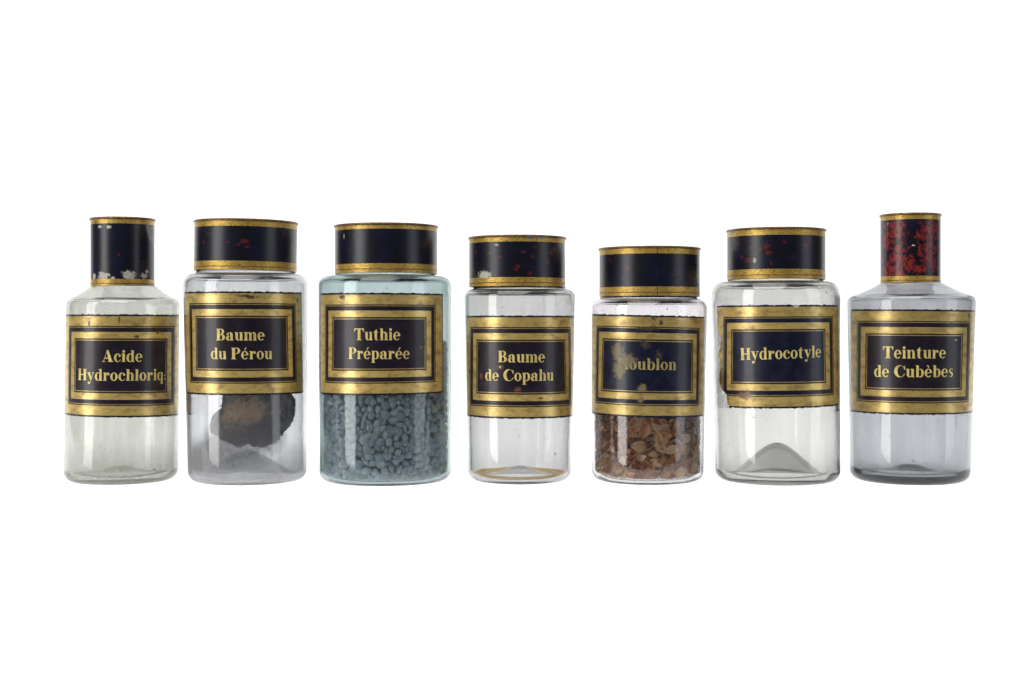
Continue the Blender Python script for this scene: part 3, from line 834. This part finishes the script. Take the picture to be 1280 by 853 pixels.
# dusty lump leaning in the second jar
def lump(J):
    nt = NT('dusty_resin')
    tc = nt.n('TexCoord').outputs['Object']
    n1 = nt.noise(tc, 70, 6, .7); n2 = nt.noise(tc, 380, 6, .8); n3 = nt.noise(tc, 30, 3, .6)
    c = nt.mix(nt.ramp(n1, .38, .62), (.15, .14, .148), (.30, .285, .29))
    c = nt.mix(nt.ramp(n2, .60, .68, 0, .8), c, (.28, .26, .24))
    sp = nt.n('VectorMath', dict(operation='DISTANCE'), _0=tc); sp.inputs[1].default_value = (.003, -.034, .051)
    d = nt.math('ADD', sp.outputs['Value'], nt.math('MULTIPLY_ADD', nt.math('ADD', n1, n3), .030, -.030))
    c = nt.mix(nt.ramp(d, .0165, .0110), c, nt.mix(nt.ramp(n2, .4, .62), (.86, .62, .42), (.60, .38, .22)))
    c = nt.mix(nt.ramp(n2, .43, .35, 0, .95), c, (.02, .017, .015))
    bump = nt.n('Bump', None, Strength=1.0, Distance=.003, Height=nt.math('MULTIPLY_ADD', n2, .8, n1))
    p = nt.n('BsdfPrincipled', None, Base__Color=c, Roughness=.85, Normal=bump.outputs[0]); nt.surf(p.outputs[0])
    bm = bmesh.new()
    def blob(c, r, rot=0):
        b2 = bmesh.ops.create_icosphere(bm, subdivisions=4, radius=1)
        M = Matrix.Translation(c) @ Matrix.Rotation(rot, 4, 'Y') @ Matrix.Diagonal((*r, 1))
        bmesh.ops.transform(bm, matrix=M, verts=b2['verts'])
    blob((.0090, -.009, .051), (.0275, .025, .0250), math.radians(-15))
    blob((-.004, -.014, .041), (.0190, .017, .0165))
    blob((.014, -.012, .039), (.0180, .016, .0140), math.radians(-20))
    me = bpy.data.meshes.new('resin_lump'); bm.to_mesh(me); bm.free()
    o = bpy.data.objects.new('resin_lump', me); C.objects.link(o)
    o.location = (J['X'], 0, J['tb'] - .0008 + .0)
    md = o.modifiers.new('r', 'REMESH'); md.mode = 'VOXEL'; md.voxel_size = .0011
    dg = bpy.context.evaluated_depsgraph_get(); me2 = bpy.data.meshes.new_from_object(o.evaluated_get(dg))
    o.modifiers.clear(); o.data = me2
    Rin = J['Rb'] - J['t'] - .0022
    for v in me2.vertices:
        n = v.normal
        p = v.co
        dsp = (.0030 * mnoise.noise(p * 60) + .0026 * mnoise.noise(p * 150)) + (.0017 * mnoise.noise(p * 300) + .0009 * mnoise.noise(p * 520)) * min(1, max(.15, (p.x + .03) / .03))
        v.co = p + n * dsp
        r = math.hypot(v.co.x, v.co.y)
        if r > Rin: v.co.x *= Rin / r; v.co.y *= Rin / r
        hp = J['punt'] / S * max(0, 1 - r / (J['Rb'] * .80)) + .0012
        if v.co.z < hp: v.co.z = hp
    me2.polygons.foreach_set('use_smooth', np.ones(len(me2.polygons), bool))
    me2.materials.clear(); me2.materials.append(nt.m)
    tag(o, 'dark dusty resin lump with a tan broken face inside the Baume du Pérou jar', 'lump')
lump(JARS[1])

def smear(J):
    """grey film of dried balsam on the inside of the glass below the lump"""
    pl = J['place']; nt = NT('balsam_film'); uv, v = uvsock(nt)
    sp = spots(pl, [(246, 574, 52, 26), (268, 565, 52, 30), (294, 555, 50, 32), (326, 548, 44, 26)])
    k = spots_mask(nt, uv, sp, 0.6, .06, .5)
    k = nt.math('MULTIPLY', k, nt.ramp(nt.noise(v, .25, 6, .75, (1, .6, 1)), .3, .7, .55, .90))
    c = nt.mix(nt.noise(v, .12, 4), (.22, .215, .235), (.14, .135, .15))
    a = nt.n('BsdfTransparent', None); b = nt.n('BsdfDiffuse', None, Color=c)
    nt.surf(nt.n('MixShader', None, _0=k, _1=a.outputs[0], _2=b.outputs[0]).outputs[0])
    V, Fc, U = [], [], []
    for j in range(31):
        for i in range(61):
            th = lerp(-1.35, 1.1, i / 60); z = lerp(J['tb'] + 9.5 / S, z_at(485), j / 30)
            V.append(pl.surf(th, z, -J['t'] - .0009)); U.append((th * pl.Rz(z) * S, z * S))
    for j in range(30):
        for i in range(60): q = j * 61 + i; Fc.append((q, q + 1, q + 62, q + 61))
    mesh_obj('balsam_film', V, Fc, nt.m, J['root'], U)
smear(JARS[1])

# pellets in the third jar
def relax(P, r, Rin, z0, z1, hole, iters):
    n = len(P)
    from mathutils import kdtree
    for it in range(iters):
        kd = kdtree.KDTree(n)
        for i in range(n): kd.insert(P[i], i)
        kd.balance()
        M = np.zeros_like(P)
        for i in range(n):
            pi = P[i]
            for (co, j, d) in kd.find_n(pi, 9):
                if j == i: continue
                ov = r[i] + r[j] - d
                if ov > 0 and d > 1e-6:
                    M[i] += (pi - np.array(co)) / d * ov * .42
        P += M
        rad = np.hypot(P[:, 0], P[:, 1])
        k = np.minimum(1, (Rin - r) / np.maximum(rad, 1e-6)); P[:, 0] *= k; P[:, 1] *= k
        rad = np.hypot(P[:, 0], P[:, 1]); k = np.maximum(1, hole / np.maximum(rad, 1e-6)); P[:, 0] *= k; P[:, 1] *= k
        P[:, 2] = np.clip(P[:, 2], z0 + r, z1 - r * .3)
    return P

def pebble_mesh(seed, sub):
    bm = bmesh.new(); bmesh.ops.create_icosphere(bm, subdivisions=sub, radius=1)
    ax = Vector((1, .92, .8))
    for v in bm.verts:
        d = 1 + .32 * mnoise.noise(v.co * 1.2 + Vector((seed * 7.3, seed, 0))) + .20 * mnoise.noise(v.co * 2.4 + Vector((0, seed * 5, 0)))
        v.co = Vector((v.co.x * ax.x, v.co.y * ax.y, v.co.z * ax.z)) * d
    me = bpy.data.meshes.new('mineral_pellet'); bm.to_mesh(me); bm.free()
    me.polygons.foreach_set('use_smooth', np.ones(len(me.polygons), bool))
    return me

def pellets(J):
    nt = NT('chalky_blue_mineral')
    oi = nt.n('ObjectInfo').outputs['Random']; ri = nt.n('NewGeometry').outputs['Random Per Island']
    rnd = nt.math('FRACT', nt.math('ADD', oi, ri))
    tc = nt.n('NewGeometry').outputs['Position']
    nz = nt.noise(tc, 500, 4, .65)
    c = nt.mix(rnd, (.48, .50, .58), (.76, .775, .83))
    c = nt.mix(nt.ramp(nz, .45, .7, 0, .5), c, (.42, .45, .55))
    p = nt.n('BsdfPrincipled', None, Base__Color=c, Roughness=.85,
             Normal=nt.n('Bump', None, Strength=.35, Distance=.0006, Height=nz).outputs[0])
    nt.surf(p.outputs[0])
    Rin = J['Rb'] - J['t'] - .0004; z0 = J['tb'] + .0008; ztop = z_at(428)
    hole = Rin - .0135
    mean = .0026
    vol = math.pi * (Rin**2 - hole**2) * (ztop - z0)
    n = int(vol * .74 / (4 / 3 * math.pi * mean**3))
    r = mean * (1 + .33 * rng.standard_normal(n)).clip(.5, 1.6)
    th = rng.uniform(0, 2 * math.pi, n); rad = np.sqrt(rng.uniform(hole**2, Rin**2, n))
    P = np.stack([rad * np.cos(th), rad * np.sin(th), rng.uniform(z0, ztop, n)], 1)
    P = relax(P, r, Rin, z0, ztop, hole, 26)
    # the corner of the base is rounded
    rr = np.hypot(P[:, 0], P[:, 1])
    # heap that closes the top
    m = 420; th = rng.uniform(0, 6.283, m); rd = hole * np.sqrt(rng.uniform(0, 1, m))
    top = np.stack([rd * np.cos(th), rd * np.sin(th), ztop - rng.uniform(0, .012, m)], 1)
    bot = top.copy(); bot[:, 2] = z0 + mean + rng.uniform(0, .012, m)
    P = np.concatenate([P, top, bot]); r = np.concatenate([r, np.full(2 * m, mean)])
    ci = 9 / S; ri_ = J['Rb'] - J['t'] - ci
    rr = np.hypot(P[:, 0], P[:, 1])
    over = (rr + r > ri_) & (P[:, 2] - z0 < ci)
    for i in np.where(over)[0]:           # keep inside the rounded corner
        q = np.array([rr[i] - ri_, P[i, 2] - (J['tb'] + ci)]); L = np.hypot(*q)
        if q[0] > 0 and q[1] < 0 and L > ci - r[i]:
            q2 = q / L * max(ci - r[i] - .0003, 0.0005)
            k = (ri_ + q2[0]) / rr[i]; P[i, 0] *= k; P[i, 1] *= k; P[i, 2] = J['tb'] + ci + q2[1]
    # nearest the camera and below the label: individual pellets
    th = np.arctan2(P[:, 0], -P[:, 1]) - J['place'].phi
    rr = np.hypot(P[:, 0], P[:, 1])
    score = np.cos(th) * 1.0 + (rr + r - Rin) * 160 + r * 60 + np.where(P[:, 2] < z_at(490), 0, -9)
    pick = set(np.argsort(-score)[:300].tolist())
    fine = [pebble_mesh(k, 2) for k in range(10)]
    for me in fine: me.materials.append(nt.m)
    for i in sorted(pick):
        o = bpy.data.objects.new('mineral_pellet', fine[i % 10]); C.objects.link(o)
        o.location = (J['X'] + P[i, 0], P[i, 1], P[i, 2])
        o.rotation_euler = tuple(rng.uniform(0, 6.28, 3)); s = r[i] * 1.08
        o.scale = (s * rng.uniform(.9, 1.12), s * rng.uniform(.9, 1.05), s * rng.uniform(.76, 1.0))
        tag(o, 'rounded blue grey mineral pellet inside the teal Tuthie Préparée jar', 'pellet', 'blue grey pellets in the teal jar')
    src = [pebble_mesh(k, 1) for k in range(4)]
    base = []
    for me in src:
        co = np.empty(len(me.vertices) * 3); me.vertices.foreach_get('co', co)
        base.append((co.reshape(-1, 3), np.array([p.vertices[:] for p in me.polygons])))
    VV, FF, nv = [], [], 0
    for i in range(len(P)):
        if i in pick: continue
        co, fc = base[i % 4]
        R = np.array(Matrix.Rotation(rng.uniform(0, 6.28), 3, Vector(rng.standard_normal(3))))
        VV.append(co @ R.T * r[i] * 1.04 + P[i] + np.array([J['X'], 0, 0])); FF.append(fc + nv); nv += len(co)
    o = mesh_obj('packed_pellets', np.concatenate(VV), np.concatenate(FF).tolist(), nt.m)
    tag(o, 'mass of blue grey pellets packed behind the teal glass', 'pellets', None, 'stuff')
pellets(JARS[2])

# dried hops in the fifth jar
def hops(J):
    def mat(name, col):
        nt = NT(name)
        oi = nt.n('ObjectInfo').outputs['Random']; ri = nt.n('NewGeometry').outputs['Random Per Island']
        rnd = nt.math('FRACT', nt.math('ADD', oi, ri))
        tc = nt.n('NewGeometry').outputs['Position']
        nz = nt.noise(tc, 260, 4, .65)
        cr = nt.n('ValToRGB', None, _0=rnd)
        e = cr.color_ramp.elements
        e[0].position = 0; e[0].color = (.13, .045, .020, 1); e[1].position = 1; e[1].color = (.78, .55, .32, 1)
        for ps, cl in ((.22, (.27, .105, .045)), (.45, (.40, .19, .08)), (.70, (.56, .33, .16))):
            q = e.new(ps); q.color = (*cl, 1)
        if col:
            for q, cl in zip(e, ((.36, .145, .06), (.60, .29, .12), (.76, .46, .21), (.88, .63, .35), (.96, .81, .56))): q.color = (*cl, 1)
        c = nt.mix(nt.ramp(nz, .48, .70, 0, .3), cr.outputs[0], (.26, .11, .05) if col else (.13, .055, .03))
        df = nt.n('BsdfPrincipled', None, Base__Color=c, Roughness=.6)
        tr = nt.n('BsdfTranslucent', None, Color=c)
        mx = nt.n('MixShader', None, _0=.18, _1=df.outputs[0], _2=tr.outputs[0]); nt.surf(mx.outputs[0]); return nt.m
    m = mat('dried_hop_shaded', 0); mf = mat('dried_hop_lit', 1)  # packed mass gets a darker copy: shade of the gaps put into colour
    def bract(seed, nx=4, ny=6):
        """papery cupped scale with a pointed tip and curled edges; 48 triangles"""
        V, Fc = [], []
        rs = random.Random(seed)
        wid = rs.uniform(.30, .5); cup = rs.uniform(.5, 1.3); curl = rs.uniform(-.3, .9)
        for j in range(ny + 1):
            t = j / ny; w = wid * math.sin(math.pi * min(1, t * .93 + .07))**.75 * (1 - .2 * t)
            for i in range(nx + 1):
                s = i / nx * 2 - 1
                V.append((w * s * (1 + .1 * rs.uniform(-1, 1)), t - .5, cup * w * s * s + curl * (t - .4)**2 + .05 * rs.uniform(-1, 1)))
        for j in range(ny):
            for i in range(nx): q = j * (nx + 1) + i; Fc.append((q, q + 1, q + nx + 2, q + nx + 1))
        return np.array(V), Fc
    protos = [bract(k) for k in range(9)]
    meshes = []
    for V, Fc in protos:
        me = bpy.data.meshes.new('hop_flake'); me.from_pydata(V.tolist(), [], Fc)
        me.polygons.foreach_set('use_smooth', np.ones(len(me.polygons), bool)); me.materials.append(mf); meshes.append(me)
    Rin = J['Rb'] - J['t'] - .0006; z0 = J['tb'] + .001; zt = z_at(470)
    ci = 9 / S
    X = J['X']; phi = J['place'].phi
    def fit(V, M, sc, loc):
        W = V @ np.array(M).T * sc + loc
        # move as a whole until it clears the glass
        zmin = W[:, 2].min()
        if zmin < z0: W[:, 2] += z0 - zmin
        for _ in range(6):
            rr = np.hypot(W[:, 0], W[:, 1])
            lim = np.where(W[:, 2] < z0 + ci, Rin - ci + np.sqrt(np.maximum(ci**2 - (z0 + ci - W[:, 2])**2, 0)), Rin)
            k = int(np.argmax(rr - lim)); ex = rr[k] - lim[k]
            if ex <= 0: break
            W[:, 0] -= W[k, 0] / rr[k] * (ex + 1e-5); W[:, 1] -= W[k, 1] / rr[k] * (ex + 1e-5)
        return W
    def rotm(a_tan, spread):
        # local z towards the glass (outwards), then jittered
        out = Vector((math.sin(a_tan), -math.cos(a_tan), 0)); up = Vector((0, 0, 1)); side = up.cross(out)
        B = Matrix((side, up, out)).transposed()
        return Matrix.Rotation(random.gauss(0, spread), 3, side) @ Matrix.Rotation(random.gauss(0, spread), 3, up) @ Matrix.Rotation(random.uniform(0, 6.28), 3, out) @ B
    # individual flakes lying against the glass in view, poisson spread
    placed = []
    tries = 0
    while len(placed) < 240 and tries < 9000:
        tries += 1
        th = random.uniform(-1.35, 1.35); z = random.uniform(z0 + .002, z_at(516))
        sz = random.choice((.008, .0095, .011, .0125, .0145, .0165))
        if any(math.hypot((th - a) * Rin, z - b) < (sz + c) * .20 for a, b, c in placed): continue
        placed.append((th, z, sz))
        k = random.randrange(9); a = phi + th
        M = rotm(a, .58); dep = random.uniform(.0008, .0042)
        loc = np.array([(Rin - dep) * math.sin(a), -(Rin - dep) * math.cos(a), z])
        W = fit(protos[k][0], M, sz, loc)
        o = bpy.data.objects.new('hop_flake', meshes[k]); C.objects.link(o)
        W0 = protos[k][0] @ np.array(M).T * sz
        o.matrix_world = Matrix.Translation(Vector(W[0] - W0[0]) + Vector((X, 0, 0))) @ M.to_4x4() @ Matrix.Scale(sz, 4)
        tag(o, 'dried brown hop flake pressed inside the Houblon jar', 'hop flake', 'dried hop flakes in the Houblon jar')
    VV, FF, nv = [], [], 0
    for i in range(2700):
        a = random.uniform(0, 6.283); rd = Rin * math.sqrt(random.uniform(.36, .70))
        if abs(math.atan2(math.sin(a - phi), math.cos(a - phi))) > .95: rd = Rin * math.sqrt(random.uniform(.45, .99))
        if i % 6 == 0: rd = Rin * math.sqrt(random.uniform(0, .36))
        z = random.uniform(z0 + .001, zt); sz = random.uniform(.005, .0105); k = random.randrange(9)
        M = rotm(a, 1.1)
        W = fit(protos[k][0], M, sz, np.array([rd * math.sin(a), -rd * math.cos(a), z]))
        VV.append(W + np.array([X, 0, 0])); FF += [tuple(q + nv for q in f) for f in protos[k][1]]; nv += len(W)
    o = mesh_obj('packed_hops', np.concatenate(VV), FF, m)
    tag(o, 'loose mass of dried brown hops filling the Houblon jar', 'hops', None, 'stuff')
hops(JARS[4])
